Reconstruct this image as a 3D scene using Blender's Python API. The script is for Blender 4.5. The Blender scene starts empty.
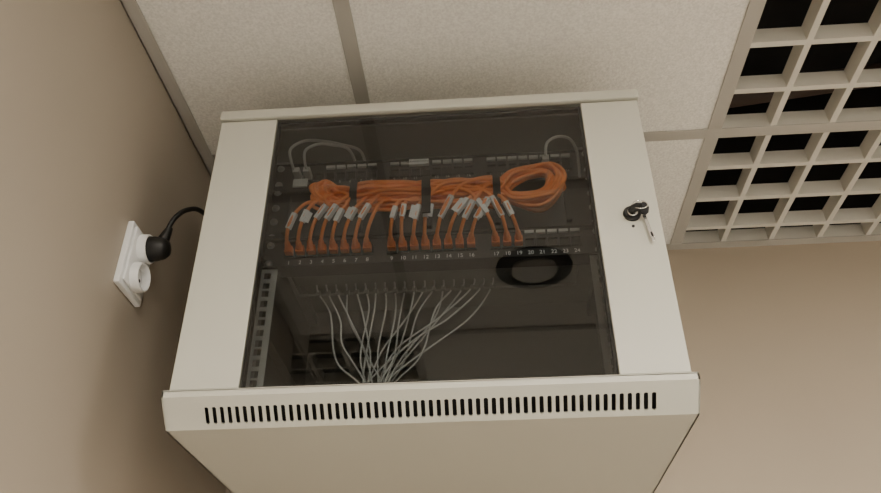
import bpy, math, random
from mathutils import Vector, Matrix
random.seed(31)
ZO=1.7
# ---------------------------------------------------------------- materials
def mat(name,col,rough=0.5,metal=0.0,spec=0.5,noise=None,bump=None,var=None):
    m=bpy.data.materials.new(name); m.use_nodes=True
    nt=m.node_tree; b=nt.nodes['Principled BSDF']
    b.inputs['Base Color'].default_value=(*col,1)
    b.inputs['Roughness'].default_value=rough
    b.inputs['Metallic'].default_value=metal
    b.inputs['Specular IOR Level'].default_value=spec
    tc=nt.nodes.new('ShaderNodeTexCoord')
    if var:
        n=nt.nodes.new('ShaderNodeTexNoise'); n.inputs['Scale'].default_value=var[0]; n.inputs['Detail'].default_value=5
        nt.links.new(tc.outputs['Object'],n.inputs['Vector'])
        r=nt.nodes.new('ShaderNodeValToRGB')
        r.color_ramp.elements[0].position=0.35; r.color_ramp.elements[1].position=0.65
        a=var[1]
        r.color_ramp.elements[0].color=(*[c*(1-a) for c in col],1)
        r.color_ramp.elements[1].color=(*[min(1,c*(1+a)) for c in col],1)
        nt.links.new(n.outputs['Fac'],r.inputs['Fac']); nt.links.new(r.outputs['Color'],b.inputs['Base Color'])
    if bump:
        n=nt.nodes.new('ShaderNodeTexNoise'); n.inputs['Scale'].default_value=bump[0]; n.inputs['Detail'].default_value=4
        nt.links.new(tc.outputs['Object'],n.inputs['Vector'])
        bp=nt.nodes.new('ShaderNodeBump'); bp.inputs['Strength'].default_value=bump[1]; bp.inputs['Distance'].default_value=bump[2]
        nt.links.new(n.outputs['Fac'],bp.inputs['Height']); nt.links.new(bp.outputs['Normal'],b.inputs['Normal'])
    return m
M_wallL=mat('wall_paint_left',(0.40,0.348,0.282),0.42,spec=0.5,bump=(420,0.10,0.001),var=(3,0.02))
M_wall=mat('wall_paint',(0.43,0.362,0.28),0.6,spec=0.3,bump=(420,0.12,0.001),var=(3,0.02))
M_far=mat('wall_paint_far',(0.58,0.57,0.54),0.6,spec=0.3,var=(3,0.02))
M_tile=mat('ceiling_tile',(0.91,0.89,0.84),0.85,spec=0.1,bump=(230,0.7,0.0025),var=(280,0.09))
M_rail=mat('ceiling_rail_paint',(0.47,0.45,0.41),0.5)
M_grille=mat('grille_paint',(0.70,0.675,0.61),0.5)
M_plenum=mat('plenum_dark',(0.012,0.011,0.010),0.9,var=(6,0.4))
M_pipe=mat('plenum_pipe',(0.07,0.045,0.035),0.6)
M_floor=mat('floor_vinyl',(0.38,0.37,0.35),0.5,var=(8,0.15))
M_body=mat('powder_coat_grey',(0.55,0.545,0.475),0.42,spec=0.4,bump=(900,0.10,0.0006))
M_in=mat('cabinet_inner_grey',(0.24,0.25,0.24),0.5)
M_dark=mat('dark_gap',(0.01,0.01,0.01),0.8)
M_black=mat('black_steel',(0.008,0.008,0.009),0.45)
M_port=mat('port_black',(0.004,0.004,0.004),0.35)
M_zinc=mat('zinc_rail',(0.42,0.43,0.42),0.4,metal=0.0)
M_chrome=mat('nickel',(0.7,0.7,0.68),0.25,metal=1)
M_screw=mat('steel_screw',(0.6,0.6,0.6),0.3,metal=0.8)
M_orange=mat('orange_pvc',(1.0,0.31,0.085),0.36,var=(40,0.05))
M_orange2=mat('orange_boot',(0.95,0.24,0.05),0.5)
M_grey=mat('grey_pvc',(0.60,0.62,0.62),0.45)
M_white=mat('label_white',(0.88,0.90,0.93),0.6)
M_lab=mat('label_grey',(0.50,0.51,0.50),0.6)
M_velcro=mat('velcro_black',(0.010,0.010,0.010),0.95)
M_socket=mat('socket_white_plastic',(0.84,0.85,0.85),0.3)
M_sockin=mat('socket_inner_plastic',(0.78,0.79,0.80),0.35)
M_cordblk=mat('rubber_black',(0.008,0.008,0.008),0.45)
M_vent=mat('vent_dark_plastic',(0.02,0.02,0.02),0.5)
M_ventc=mat('vent_centre_grey',(0.62,0.60,0.56),0.5)
def glassmat():
    m=bpy.data.materials.new('tinted_glass'); m.use_nodes=True; nt=m.node_tree
    nt.nodes.clear(); o=nt.nodes.new('ShaderNodeOutputMaterial')
    t=nt.nodes.new('ShaderNodeBsdfTransparent'); t.inputs[0].default_value=(0.67,0.685,0.68,1)
    g=nt.nodes.new('ShaderNodeBsdfGlossy'); g.inputs['Roughness'].default_value=0.01
    f=nt.nodes.new('ShaderNodeFresnel'); f.inputs['IOR'].default_value=1.78
    x=nt.nodes.new('ShaderNodeMixShader')
    nt.links.new(f.outputs[0],x.inputs[0]); nt.links.new(t.outputs[0],x.inputs[1]); nt.links.new(g.outputs[0],x.inputs[2])
    nt.links.new(x.outputs[0],o.inputs[0]); return m
def clearmat():
    m=bpy.data.materials.new('glass_back'); m.use_nodes=True; nt=m.node_tree
    nt.nodes.clear(); o=nt.nodes.new('ShaderNodeOutputMaterial')
    t=nt.nodes.new('ShaderNodeBsdfTransparent'); t.inputs[0].default_value=(0.97,0.98,0.97,1)
    nt.links.new(t.outputs[0],o.inputs[0]); return m
def emit(name,col,s):
    m=bpy.data.materials.new(name); m.use_nodes=True; b=m.node_tree.nodes['Principled BSDF']
    b.inputs['Emission Color'].default_value=(*col,1); b.inputs['Emission Strength'].default_value=s; return m
# ---------------------------------------------------------------- builder
class MB:
    def __init__(s,name,mats,parent=None,bevel=0,smooth=False):
        s.n=name;s.m=mats;s.p=parent;s.v=[];s.f=[];s.mi=[];s.b=bevel;s.sm=smooth
    def box(s,x0,x1,y0,y1,z0,z1,m=0):
        i=len(s.v)
        s.v+=[(x,y,z) for z in (z0,z1) for y in (y0,y1) for x in (x0,x1)]
        for q in ((0,2,3,1),(4,5,7,6),(0,1,5,4),(2,6,7,3),(0,4,6,2),(1,3,7,5)):
            s.f.append([i+k for k in q]); s.mi.append(m)
    def obox(s,c,ax,ay,az,hx,hy,hz,m=0):
        c=Vector(c);ax=Vector(ax).normalized();ay=Vector(ay).normalized();az=Vector(az).normalized();i=len(s.v)
        for z in(-1,1):
            for y in(-1,1):
                for x in(-1,1): s.v.append(tuple(c+ax*x*hx+ay*y*hy+az*z*hz))
        for q in ((0,2,3,1),(4,5,7,6),(0,1,5,4),(2,6,7,3),(0,4,6,2),(1,3,7,5)):
            s.f.append([i+k for k in q]); s.mi.append(m)
    def lathe(s,c,axis,prof,n=28,m=0,sc=(1,1)):
        c=Vector(c);a=Vector(axis).normalized()
        u=a.orthogonal().normalized(); 
        if abs(a.z)<0.9: u=Vector((0,0,1)); u=(u-a*u.dot(a)).normalized()
        w=a.cross(u); i=len(s.v)
        for r,h in prof:
            for k in range(n):
                t=2*math.pi*k/n
                s.v.append(tuple(c+a*h+u*math.cos(t)*r*sc[0]+w*math.sin(t)*r*sc[1]))
        for j in range(len(prof)-1):
            for k in range(n):
                k2=(k+1)%n
                s.f.append([i+j*n+k,i+j*n+k2,i+(j+1)*n+k2,i+(j+1)*n+k]); s.mi.append(m)
        s.f.append([i+k for k in range(n)][::-1]); s.mi.append(m)
        s.f.append([i+(len(prof)-1)*n+k for k in range(n)]); s.mi.append(m)
    def prism(s,poly,x0,x1,m=0): # poly in (y,z)
        i=len(s.v);n=len(poly)
        s.v+=[(x0,y,z) for y,z in poly]+[(x1,y,z) for y,z in poly]
        s.f.append([i+k for k in range(n)]);s.mi.append(m)
        s.f.append([i+n+k for k in range(n)][::-1]);s.mi.append(m)
        for k in range(n):
            k2=(k+1)%n; s.f.append([i+k2,i+k,i+n+k,i+n+k2]);s.mi.append(m)
    def done(s):
        me=bpy.data.meshes.new(s.n)
        me.from_pydata([(x,y,z+ZO) for x,y,z in s.v],[],s.f)
        for mm in s.m: me.materials.append(mm)
        for p,k in zip(me.polygons,s.mi): p.material_index=k
        import bmesh
        b=bmesh.new(); b.from_mesh(me); bmesh.ops.recalc_face_normals(b,faces=b.faces); b.to_mesh(me); b.free()
        if s.sm:
            for p in me.polygons: p.use_smooth=True
            try: me.set_sharp_from_angle(angle=math.radians(40))
            except Exception: pass
        o=bpy.data.objects.new(s.n,me); bpy.context.collection.objects.link(o)
        if s.b:
            bv=o.modifiers.new('bev','BEVEL'); bv.width=s.b; bv.segments=3; bv.limit_method='ANGLE'
        if s.p: o.parent=s.p
        return o
def empty(name,loc=(0,0,0)):
    o=bpy.data.objects.new(name,None); bpy.context.collection.objects.link(o); o.empty_display_size=0.05
    return o
def cr(pts,n=8):
    P=[Vector(p) for p in pts]; P=[2*P[0]-P[1]]+P+[2*P[-1]-P[-2]]; out=[]
    for i in range(1,len(P)-2):
        a,b,c,d=P[i-1:i+3]
        for k in range(n):
            t=k/n
            out.append(0.5*((2*b)+(c-a)*t+(2*a-5*b+4*c-d)*t*t+(3*b-a-3*c+d)*t**3))
    out.append(P[-2]); return out
def curves(name,paths,r,m,parent=None,n=8):
    cu=bpy.data.curves.new(name,'CURVE'); cu.dimensions='3D'; cu.bevel_depth=r; cu.bevel_resolution=3; cu.use_fill_caps=True
    for p in paths:
        q=cr(p,n); sp=cu.splines.new('POLY'); sp.points.add(len(q)-1)
        for i,v in enumerate(q): sp.points[i].co=(v.x,v.y,v.z+ZO,1)
        sp.use_smooth=True
    cu.materials.append(m)
    o=bpy.data.objects.new(name,cu); bpy.context.collection.objects.link(o)
    if parent:o.parent=parent
    return o
def text(name,s,loc,size,m,parent):
    cu=bpy.data.curves.new(name,'FONT'); cu.body=s; cu.size=size; cu.align_x='CENTER'; cu.align_y='CENTER'; cu.extrude=0.0001
    cu.materials.append(m)
    o=bpy.data.objects.new(name,cu); bpy.context.collection.objects.link(o)
    o.location=(loc[0],loc[1],loc[2]+ZO); o.rotation_euler=(math.pi/2,0,0); o.parent=parent; return o
# ---------------------------------------------------------------- room
XL,XR,YB,YF,H=-0.5,3.4,1.425,-3.0,0.9
XA=-1.387; YJ=-0.148   # the room widens to the left behind the short wall
FL=-1.7
w=MB('wall_back',[M_wall]); w.box(XL-0.1,XR+0.1,YB,YB+0.1,FL,H+0.45); w.done()
w=MB('wall_left',[M_wallL]); w.box(XL-0.1,XL,YJ,YB,FL,H+0.45); w.box(XA,XL-0.1,YJ,YJ+.1,FL,H+.45); w.box(XA-.1,XA,YF,YJ+.1,FL,H+.45); w.done()
w=MB('wall_right',[M_far]); w.box(XR,XR+0.1,YF,YB,FL,H+0.45); w.done()
w=MB('wall_front',[M_far]); w.box(XA-0.1,XR+0.1,YF-0.1,YF,FL,H+0.45); w.done()
w=MB('floor',[M_floor]); w.box(XA-0.1,XR+0.1,YF-0.1,YB+0.1,FL-0.1,FL); w.done()
ceil=empty('ceiling')
gx=[XA,-0.787,XL]+[-0.187+0.6*k for k in range(0,6)]+[XR]; gx=[g for g in gx if g<=XR]
gy=[YB]
y=1.052
while y>YF: gy.append(y); y-=0.6
gy.append(YF); gy=gy[::-1]
def cellid(cx,cy):
    if cx<XL and cy>YJ: return None
    if 0.4<cx<1.65 and cy>0.452: return 'grille'
    if cx<-0.187 and -0.75<cy<-0.14: return 'grille'
    if 0.42<cx<1.02 and -1.35<cy<-0.74: return 'light'
    if 1.62<cx<2.25 and -0.75<cy<-0.14: return 'light'
    if -0.187<cx<0.42 and -1.95<cy<-1.34: return 'light'
    return 'tile'
tiles=MB('ceiling_tiles',[M_tile],ceil)
gr=MB('open_cell_grille',[M_grille],ceil)
lights=[]
for i in range(len(gx)-1):
    for j in range(len(gy)-1):
        x0,x1,y0,y1=gx[i],gx[i+1],gy[j],gy[j+1]
        c=cellid((x0+x1)/2,(y0+y1)/2)
        if c is None: continue
        if c=='tile': tiles.box(x0,x1,y0,y1,H+0.002,H+0.02)
        elif c=='light': lights.append((x0,x1,y0,y1))
        else:
            t=0.0052; hh=0.031
            nx=[x1-0.1*k for k in range(0,7) if x1-0.1*k>x0-0.001]
            ny=[y0+0.1*k for k in range(0,7) if y0+0.1*k<y1+0.001]
            if y1==YB: ny.append(y1-0.006)
            for q in nx:
                e=0.012 if (abs(q-x0)<0.01 or abs(q-x1)<0.01) and abs(q-XL)>.01 else t
                gr.box(q-e if q>x0+.01 else x0, q+e if q<x1-.01 else x1, y0,y1,H+0.001,H+hh)
            for q in ny:
                e=0.012 if abs(q-y0)<0.01 or abs(q-y1)<0.01 else t
                gr.box(x0,x1,q-e if q>y0+.01 else y0,q+e if q<y1-.01 else y1,H+0.0012,H+hh-0.0002)
tiles.done(); gr.done()
rl=MB('ceiling_rails',[M_rail],ceil,bevel=0.0008)
for g in gx[1:-1]:
    if g==XL: continue
    rl.box(g-0.012,g+0.012,YF,YB if g>XL else YJ,H-0.001,H+0.0015)
for g in gy[1:-1]: rl.box(XL if g>YJ-.01 else XA,XR,g-0.012,g+0.012,H-0.0012,H+0.0013)
rl.done()
tr=MB('trim_1',[M_rail],None)
tr.box(XL,XL+0.022,YJ,YB,H-0.0022,H); tr.box(XL,XL+0.002,YJ,YB,H-0.0022,H+0.02)
tr.box(XL,XR,YB-0.022,YB,H-0.0024,H-0.0004); tr.done()
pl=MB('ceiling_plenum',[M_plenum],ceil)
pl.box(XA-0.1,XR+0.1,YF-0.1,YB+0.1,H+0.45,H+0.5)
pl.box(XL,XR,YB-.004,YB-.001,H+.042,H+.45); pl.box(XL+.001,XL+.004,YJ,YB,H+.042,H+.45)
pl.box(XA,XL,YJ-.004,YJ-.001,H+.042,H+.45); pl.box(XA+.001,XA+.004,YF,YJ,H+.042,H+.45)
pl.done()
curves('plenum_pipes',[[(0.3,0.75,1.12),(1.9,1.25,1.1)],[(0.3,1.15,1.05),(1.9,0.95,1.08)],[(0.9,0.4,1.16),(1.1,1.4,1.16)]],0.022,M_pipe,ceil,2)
EM=emit('led_diffuser',(1.0,0.92,0.81),80.0)
for k,(x0,x1,y0,y1) in enumerate(lights):
    o=MB('ceiling_light_panel',[M_grille,EM],None)
    o.box(x0+.012,x1-.012,y0+.012,y1-.012,H+0.004,H+0.03,0)
    o.box(x0+.03,x1-.03,y0+.03,y1-.03,H+0.002,H+0.0045,1); o.done()
v=MB('round_ceiling_vent',[M_vent,M_ventc],None,smooth=True)
v.lathe((0.114,0.152,H+0.002),(0,0,-1),[(0.086,0),(0.086,0.004),(0.080,0.010),(0.060,0.012),(0.056,0.004),(0.0555,0.002)],40,0)
v.lathe((0.114,0.152,H+0.002),(0,0,-1),[(0.050,0),(0.050,0.012),(0.044,0.016),(0.01,0.017)],40,1)
v.done()
# ---------------------------------------------------------------- cabinet
cab=empty('network_cabinet')
D=0.814; CL,CR,CT=-0.371,0.229,0.784; BK=YB-0.001
ZB=0.350
b=MB('cabinet_body',[M_body,M_in],cab)
b.box(CL+.001,CL+.0025,D+.022,BK,0.33,CT-.004,0); b.box(CL+.0026,CL+.004,D+.024,BK-.002,0.33,CT-.006,1)
b.box(CR-.0025,CR-.001,D+.022,BK,0.33,CT-.004,0); b.box(CR-.004,CR-.0026,D+.024,BK-.002,0.33,CT-.006,1)
b.box(CL+.001,CR-.001,BK-.002,BK,0.33,CT-.004,0); b.box(CL+.004,CR-.004,BK-.004,BK-.0021,0.33,CT-.006,1)
b.box(CL+.003,CR-.003,D+.024,BK-.002,CT-.008,CT-.0062,1)
b.box(CL+.002,CL+.03,D+.0235,D+.026,ZB,CT-.004,0); b.box(CR-.03,CR-.002,D+.0235,D+.026,ZB,CT-.004,0)
b.box(CL+.03,CR-.03,D+.0235,D+.026,0.765,CT-.005,1)
for z in (0.40,0.56,0.74):
    b.box(CL+.004,CL+.02,D+.05,BK-.01,z,z+0.02,1); b.box(CR-.02,CR-.004,D+.05,BK-.01,z,z+0.02,1)
b.done()
r=MB('cabinet_roof',[M_body],cab,bevel=0.002)
r.box(CL-.001,CR+.001,D-.004,D+.02,0.7675,CT); r.box(CL-.001,CR+.001,D+.0201,BK,CT-.0035,CT); r.done()
bs=MB('cabinet_base',[M_body,M_dark],cab)
y0,z0=D-.005,0.3475
yc,zc=D-.005,0.3395
ye,ze=D+.024,0.3105
BL,BR=CL-.004,CR+.005
bs.box(BL,BR,y0,y0+.002,zc,z0)
bs.box(BL,BR,y0,D+.06,z0-.001,z0+.0008)
dv=Vector((0,ye-yc,ze-zc)); L=dv.length; dv.normalize(); nv=Vector((0,dv.z,-dv.y))
if nv.y<0: nv=-nv
def chpiece(xa,xb,va,vb,m=0,off=0.0,th=.001):
    c=Vector(((xa+xb)/2,yc,zc))+dv*(va+vb)/2+nv*(off+th)
    bs.obox(c,(1,0,0),dv,nv,(xb-xa)/2,(vb-va)/2,th,m)
sa,sb=0.0135,0.0345; s0,s1=-0.3266,0.186
chpiece(BL,BR,0,sa); chpiece(BL,BR,sb,L); chpiece(BL,s0,sa,sb); chpiece(s1,BR,sa,sb)
N=58; pitch=(s1-s0)/(N-0.45)
for k in range(N-1):
    xa=s0+pitch*k+pitch*0.55; chpiece(xa,xa+pitch*0.45,sa,sb)
for k in range(N):
    xa=s0+pitch*k; ww=pitch*0.55
    for (u,vv) in ((xa,sa),(xa+ww,sa),(xa,sb),(xa+ww,sb)):
        c=Vector((u,yc,zc))+dv*vv+nv*.001
        bs.obox(c,Vector((1,0,0))+dv,Vector((1,0,0))-dv,nv,.0009,.0009,.00095,0)
chpiece(BL+.004,BR-.004,0.004,L-.003,1,0.012,.0005)
bs.box(BL,BR,ye,BK,ze,ze+.002)
poly=[(y0,z0),(yc,zc),(ye,ze),(BK,ze),(BK,z0)]
bs.prism(poly,BL,BL+.002); bs.prism(poly,BR-.002,BR)
bs.done()
# door
dr=MB('door_frame',[M_body],cab,bevel=0.0012)
GL,GR=-0.288,0.148; DT=0.7655; DB=0.3505
dr.box(CL+.0015,GL,D,D+.016,DB,DT); dr.box(GR,CR-.0015,D,D+.016,DB,DT); dr.done()
gp=MB('door_glass_seal',[M_dark,M_body],cab)
gp.box(GL,GR,D+.008,D+.016,DB,DB+.004,0); gp.box(GL,GR,D+.008,D+.016,DT-.004,DT,0)
gp.box(GL,GL+.003,D+.0065,D+.016,DB,DT,0); gp.box(GR-.003,GR,D+.0065,D+.016,DB,DT,0)
gp.done()
g=MB('door_glass',[clearmat(),glassmat()],cab)
g.box(GL+.0002,GR-.0002,D+.0015,D+.0055,DB+.001,DT-.0005,0)
g.mi[2]=1
g.done()
# lock + keys
lk=MB('door_lock',[M_chrome,M_black],cab,smooth=True)
LX,LZ=0.1925,0.5690
lk.lathe((LX,D,LZ),(0,-1,0),[(0.0112,0),(0.0112,0.003),(0.0095,0.0045)],30,1)
lk.lathe((LX,D,LZ),(0,-1,0),[(0.0065,0),(0.0065,0.006),(0.0055,0.007)],30,0)
lk.lathe((LX-.001,D,LZ-.0185),(0,-1,0),[(0.002,0),(0.002,0.0008)],12,1)
lk.done()
ky=MB('door_keys',[M_chrome,M_black],cab,smooth=False,bevel=0.0004)
ky.obox((LX,D-.010,LZ),(1,0,0.2),(0,1,0),(-.2,0,1),.004,.005,.001,0)
ky.lathe((LX+.001,D-.018,LZ-.001),(0.15,0,-1),[(0.0095,0),(0.0105,0.0008),(0.0105,0.0026),(0.0095,0.0034)],8,1,(0.8,1.0))
ky.lathe((LX+.0135,D-.012,LZ-.001),(-0.3,-1,-0.3),[(0.008,0),(0.009,0.0008),(0.009,0.0026),(0.008,0.0032)],8,1,(1.0,0.72))
ky.obox((LX+.0165,D-.006,LZ-.026),(1,0,0.15),(0,1,0),(-0.15,0,1),.0021,.0008,.020,0)
ky.obox((LX+.0188,D-.006,LZ-.036),(1,0,0.15),(0,1,0),(-0.15,0,1),.0019,.0008,.004,0)
ky.done()
ring=[(LX+.008+.009*math.cos(t*math.pi/8),D-.018+.004*math.sin(t*math.pi/8),LZ+.002+.009*math.sin(t*math.pi/8)) for t in range(17)]
curves('key_ring',[ring],0.0007,M_chrome,cab,3)
# rails
RY=0.911; CX=-0.071
ra=MB('rack_rails',[M_zinc],cab)
def rail(xc,sgn):
    hw=.0135; s=.00475; zt,zb=0.7655,0.356
    ra.box(xc-hw,xc-s,RY,RY+.002,zb,zt); ra.box(xc+s,xc+hw,RY,RY+.002,zb,zt)
    prev=zt
    z=zt-.006-.00635
    k=0; steps=[.015875,.015875,.0127]
    while z>zb+.01:
        ra.box(xc-s,xc+s,RY,RY+.002,z+s,prev); prev=z-s; z-=steps[k%3]; k+=1
    ra.box(xc-s,xc+s,RY,RY+.002,zb,prev)
    xo=xc-sgn*hw
    ra.box(min(xo,xo+sgn*.002),max(xo,xo+sgn*.002),RY+.002,RY+.035,zb,zt)
rail(CX-.2325,1); rail(CX+.2325,-1); ra.done()
# ---------------------------------------------------------------- patch panels
def px(i): return CX-.2025+.016*(i+1.15*(i//8))
def patch_panel(name,z0,z1,zp,zl,labels,nums,rear,ML):
    e=empty(name)
    p=MB('panel_face',[M_black,M_port,ML,M_screw],e)
    p.box(CX-.2413,CX+.2413,RY-.003,RY-.0005,z0,z1,0)
    p.box(CX-.222,CX+.222,RY-.0005,RY+.03,z0+.004,z1-.004,0)
    p.box(CX-.2413,CX+.2413,RY-.006,RY-.003,z1-.0025,z1,0); p.box(CX-.2413,CX+.2413,RY-.006,RY-.003,z0,z0+.0025,0)
    for i in range(24):
        x=px(i); 
        for a,b_,c,d in ((x-.0075,x-.006,zp-.008,zp+.008),(x+.006,x+.0075,zp-.008,zp+.008),(x-.006,x+.006,zp+.0055,zp+.008),(x-.006,x+.006,zp-.008,zp-.006)):
            p.box(a,b_,RY-.008,RY-.003,c,d,0)
        p.box(x-.006,x+.006,RY-.0036,RY-.003,zp-.006,zp+.0055,1)
        if i in labels: p.box(x-.0066,x+.0066,RY-.0072,RY-.003,zl-.0024,zl+.0024,2)
    for sx in (-1,1):
        for z in (z0+.0065,z1-.0065):
            p.lathe((CX+sx*.2325,RY-.003,z),(0,-1,0),[(0.0058,0),(0.0058,.001),(.004,.0012),(.004,.004),(.003,.0048)],14,3)
    p.done()
    if nums:
        for i in range(24): text('port_number_%d'%(i+1),str(i+1),(px(i),RY-.0062,z0+.0055),.0085,M_white,e)
    if rear:
        q=MB('rear_termination',[M_in,M_white],e)
        q.box(CX-.21,CX+.21,RY+.03,RY+.062,z0+.008,z1-.008,0)
        q.box(CX-.21,CX+.21,RY+.088,RY+.092,z0+.004,z0+.008,0)
        for sx in (-.21,.207): q.box(CX+sx,CX+sx+.003,RY+.03,RY+.09,z0+.004,z0+.008,0)
        for i in range(19): q.box(-.252+i*.0145,-.246+i*.0145,RY+.08,RY+.088,z0+.001,z0+.009,0)
        q.done()
    return e
LZ0,LZ1=0.5705,0.615
pp1=patch_panel('patch_panel',LZ0,LZ1,0.593,0.6105,range(19,24),True,True,M_lab)
pp2=patch_panel('patch_panel',0.7115,0.756,0.7285,0.7465,[i for i in range(3,24) if i not in (10,11)],False,False,M_lab)
t=MB('centre_label',[M_white],pp2); t.box(px(10)-.010,px(10)+.020,RY-.0085,RY-.003,.7420,.7515); t.done()
text('label_text','SERWEROWNIA',((px(10)+.005),RY-.0088,.7468),.0052,M_black,pp2)
for i in range(24): text('port_num_%d'%(i+1),str(i+1),(px(i),RY-.0062,.717),.0065,M_lab,pp2)
# cable manager
cm=MB('cable_manager',[M_black,M_lab,M_screw],None)
cm.box(CX-.2413,CX+.2413,RY-.003,RY-.0005,0.6155,0.711,0)
for z in (.6185,.706): cm.box(CX-.2413,CX+.2413,RY-.010,RY-.003,z-.0025,z+.0025,0)
cm.box(-.060,.035,RY-.0105,RY-.010,.7035,.7085,1)
for x in (-.285,-.176,-.075,.024,.125):
    cm.box(x-.004,x+.004,RY-.012,RY-.003,.625,.69,0)
for sx in (-1,1):
    for z in (.622,.65,.675,.704):
        cm.lathe((CX+sx*.2325,RY-.003,z),(0,-1,0),[(0.0058,0),(0.0058,.001),(.004,.0012),(.004,.004),(.003,.0048)],14,2)
cm.done()
# ---------------------------------------------------------------- orange cables
oc=empty('orange_patch_cables')
paths=[]; plugs=MB('cable_plugs',[M_orange2,M_white],oc,bevel=0.0012,smooth=True); tags=MB('cable_tags',[M_white],oc)
def ell(a,b_):
    t=random.uniform(0,2*math.pi); r_=math.sqrt(random.random()); return a*r_*math.cos(t), b_*r_*math.sin(t)
SX=[-.178,-.075,.024]
jit=lambda a:random.uniform(-a,a)
Zc=.662; Yc=.874
def rloop(oy,oy2):
    s=random.uniform(.50,1.12); tl=random.uniform(-.008,.012)
    return [(.048,Yc-.004+oy,Zc-.020*s+jit(.004)),(.074+.014*s,Yc-.010+oy*1.5,Zc-.030*s+jit(.005)),
         (.076+.040*s,Yc-.010+jit(.012),Zc+.004+tl+jit(.004)),(.082+.016*s,Yc-.004+jit(.010),Zc+.010+.025*s+tl*.5),(.050,Yc+oy2,Zc+.008+.020*s+jit(.005))]
def lloop(oy,oz):
    s2=random.random(); zt=jit(.014)
    return [(-.196,Yc+oy,Zc+.006+oz*.7),(-.206-.020*s2,Yc-.006+jit(.008),Zc+.012+zt*.6+jit(.006)),(-.214-.026*s2,Yc-.012+jit(.010),Zc-.004+zt),(-.204-.020*s2,Yc-.006+jit(.008),Zc-.014+zt*.6+jit(.005)),(-.190,Yc+.008,Zc-.010+jit(.008))]
def back(oy,oz):
    k1,k2=jit(.009),jit(.009)
    return [(SX[2],Yc+oy,Zc+oz),(-.025+jit(.012),Yc+oy*1.1+jit(.004),Zc+oz*.95+k1),(SX[1],Yc+oy,Zc+oz*.9+(k1+k2)*.3),(-.125+jit(.012),Yc+oy*1.1+jit(.004),Zc+oz*.95+k2),(SX[0],Yc+oy,Zc+oz)]
EA,EB=.0140,.0245
for i in range(19):
    x=px(i); rz=random.uniform(-.004,.004)
    dx={0:.024,1:.012,2:.024,3:-.022}[0 if i<8 else 1 if i<12 else 2 if i<16 else 3]+jit(.006)
    p0=Vector((x,RY-.005,.593)); p1=Vector((x+dx*.05,RY-.030,.5955)); p2=Vector((x+dx*.40,.861+jit(.003),.6135+rz)); p3=Vector((x+dx,.857+jit(.004),.639+rz))
    plugs.obox((p0+Vector((x,RY-.015,.5936)))/2,(1,0,0),(0,1,0),(0,0,1),.0056,.007,.0052,0)
    plugs.lathe(Vector((x,RY-.016,.5940)),(dx*.05,-.016,.003),[(.0050,0),(.0050,.003),(.0044,.004),(.0044,.008),(.0036,.013),(.003,.014)],12,0)
    if i not in (7,):
        q=cr([p0,p1,p2,p3,p3+Vector((dx,.01,.02))],10)
        a=q[random.choice((18,20,21))]; bb=q[random.choice((27,28,30))]
        dd=(bb-a).normalized(); s_=Vector((0,-1,0.3)).cross(dd).normalized(); n_=dd.cross(s_)
        tags.obox((a+bb)/2,s_,dd,n_,.0034,(bb-a).length/2,.0033)
        if random.random()<.45: tags.obox((a+bb)/2+s_*random.choice((-1,1))*.005+n_*.001,s_+n_*jit(.8),dd,n_,.0048,(bb-a).length/2*.85,.0003)
    oy,oz=ell(EA,EB); oy2,oz2=ell(EA,EB)
    path=[p0,p1,p2,p3]
    if i<16:
        path.append((p3.x+.020,Yc-.010+oy,Zc-.006+oz*.6))
        for k,sx in enumerate(SX):
            if sx>p3.x+.045: path.append((sx,Yc+oy,Zc+oz))
            if k<2 and sx+.05>p3.x+.045: path.append((sx+.05+jit(.012),Yc+oy*1.1+jit(.005),Zc+oz*1.0+jit(.009)))
        path+=rloop(oy,oy2)+back(oy2,oz2)+lloop(oy2,oz2)
    else:
        path.append((p3.x-.02,Yc-.010+oy,Zc-.006+oz*.5))
        path+=back(oy,oz)[2:]+lloop(oy,oz)
    # some of the longer cables are folded once more through the bundle
    if i%2==0:
        a1,b1=ell(EA,EB); a2,b2=ell(EA,EB)
        path+=back(a1,b1)[::-1]+rloop(a1,a2)+back(a2,b2)
        if i%4==0: path+=lloop(a2,b2)
    paths.append(path)
curves('cable_jackets',paths,.0026,M_orange,oc,8)
plugs.done(); tags.done()
st=MB('velcro_straps',[M_velcro],oc,smooth=True)
for sx,hw in ((SX[0],.0052),(SX[1],.0062),(SX[2],.0052)):
    n=32; i0=len(st.v)
    for (xx,kk) in ((-hw,1.0),(-hw,1.06),(hw,1.06),(hw,1.0)):
        for k in range(n):
            tt=2*math.pi*k/n
            st.v.append((sx+xx,Yc+.0185*kk*math.cos(tt),Zc+.0285*kk*math.sin(tt)))
    for j in range(4):
        for k in range(n):
            k2=(k+1)%n; j2=(j+1)%4
            st.f.append([i0+j*n+k,i0+j*n+k2,i0+j2*n+k2,i0+j2*n+k]); st.mi.append(0)
st.obox((SX[1]+.001,.849,.634),(1,0,0),(0,1,-.15),(0,.15,1),.0062,.0012,.025)
st.done()
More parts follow.
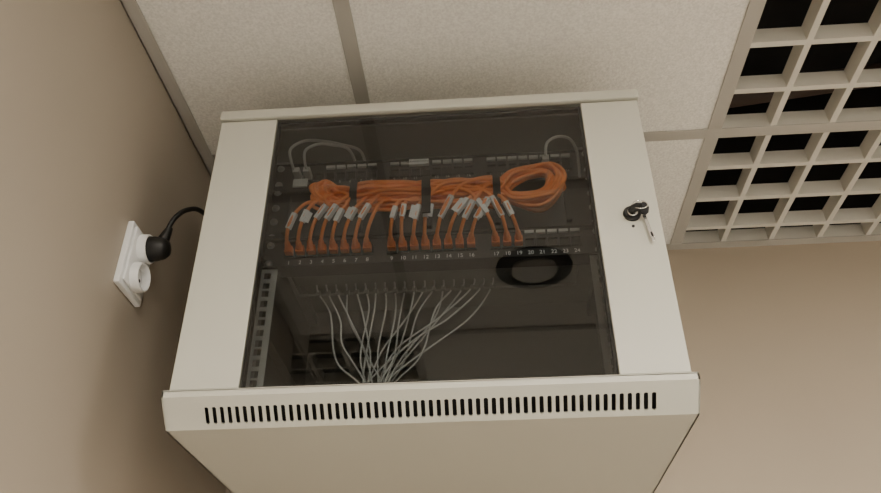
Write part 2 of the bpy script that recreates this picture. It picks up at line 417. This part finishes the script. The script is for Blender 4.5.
# grey patch cords
gc=empty('grey_patch_cords')
Y=RY
curves('cord_jackets',[
 [(px(0)-.002,Y-.005,.7285),(px(0)-.004,.872,.733),(px(0)-.004,.862,.750),(px(1),.862,.764),(px(2)+.01,.866,.7655),(px(4)+.005,.872,.762),(px(6),.885,.7585),(px(6)+.004,.93,.757)],
 [(px(1),Y-.005,.7285),(px(1),.874,.732),(px(1)+.002,.864,.747),(px(2)+.004,.863,.757),(px(3)+.008,.868,.7585),(px(5),.880,.7575),(px(5)+.006,.93,.758)],
 [(px(21),Y-.005,.7285),(px(21),.884,.732),(px(21)+.003,.874,.746),(px(22)+.002,.872,.755),(px(23)+.004,.876,.754),(px(23)+.014,.887,.743),(px(23)+.017,.899,.728),(px(23)+.016,.899,.70)],
 ],.0022,M_grey,gc,8)
gpz=MB('cord_plugs',[M_lab],gc,bevel=.0008)
for i in (0,1,21):
    gpz.box(px(i)-.0050,px(i)+.0050,Y-.026,Y-.004,.7240,.7335)
gpz.box(px(0)-.002,px(1)+.004,.885,.888,.696,.711)
gpz.done()
# installation cables at the back
ic=empty('installation_cables'); pa=[]
for i in range(19):
    x=-.249+i*.0145; j=jit
    e=(-.160+j(.020),1.02+j(.018)); bl=j(.16)
    pa.append([(x,RY+.06,.589),(x,RY+.082,.576),(x*.74+e[0]*.26+j(.012),1.0+j(.012),.535+j(.012)),(x*(.38+bl)+e[0]*(.62-bl)+j(.010),1.01+j(.012),.480+j(.012)),(e[0],e[1],.43),(e[0],e[1]+.02,.38),(e[0]+j(.01),e[1]+.10,.318)])
curves('cable_fan',pa,.0013,M_grey,ic,8)
# ---------------------------------------------------------------- wall socket
so=empty('wall_power_socket')
sy0,sy1,sz0,sz1=.862,.936,.532,.632
s=MB('socket_plate',[M_socket],so,bevel=.003)
s.box(XL,XL+.009,sy0,sy1,sz0,sz1); s.box(XL+.009,XL+.0125,sy0+.006,sy1-.006,sz0+.006,sz1-.006); s.done()
s=MB('socket_outlets',[M_socket,M_sockin,M_dark],so,smooth=True)
for zc_ in (.6055,.5585):
    s.lathe((XL+.0125,.898,zc_),(1,0,0),[(.0218,0),(.0218,.010),(.0205,.012),(.0190,.012),(.0185,.010),(.0175,-.002),(.004,-.002)],36,0)
    s.lathe((XL+.0115,.898,zc_),(1,0,0),[(.0168,0),(.0168,.0012)],30,1)
    for dd in (-.0095,.0095): s.lathe((XL+.0128,.898+dd,zc_),(1,0,0),[(.0026,0),(.0026,.0006)],12,2)
s.done()
pw=empty('power_plug_cord')
s=MB('plug_body',[M_cordblk],pw,smooth=True)
s.lathe((XL+.014,.898,.6055),(1,0,0),[(.0165,0),(.0175,.008),(.0180,.018),(.0155,.030),(.011,.036),(.004,.038)],28,0)
s.lathe((XL+.036,.898,.6075),(0.35,-.1,1),[(.0095,0),(.0085,.014),(.0065,.026),(.0045,.034)],20,0)
s.done()
curves('cord',[[(XL+.044,.895,.630),(-.452,.892,.643),(-.446,.893,.658),(-.438,.905,.678),(-.430,.935,.697),(-.425,1.0,.706),(-.425,1.15,.70),(-.42,1.3,.68)]],.0038,M_cordblk,pw,8)
# ---------------------------------------------------------------- camera
a=Vector((-11,-1177,769)).normalized(); c=Vector((64,502,769)).normalized()
eZ=a; eY=(c-a*c.dot(a)).normalized(); eX=-(eZ.cross(eY))
if eX.x<0: eX=-eX
right=Vector((eX.x,eY.x,eZ.x)); down=Vector((eX.y,eY.y,eZ.y)); fwd=Vector((eX.z,eY.z,eZ.z))
R=Matrix((right,-down,-fwd)).transposed().to_4x4(); R.translation=Vector((0,0,ZO))
cam=bpy.data.cameras.new('camera'); cam.sensor_width=36; cam.lens=769/881*36; cam.clip_start=.01
co=bpy.data.objects.new('camera',cam); bpy.context.collection.objects.link(co); co.matrix_world=R
bpy.context.scene.camera=co
wd=bpy.data.worlds.new('world'); bpy.context.scene.world=wd; wd.use_nodes=True
wd.node_tree.nodes['Background'].inputs[0].default_value=(.02,.02,.02,1)
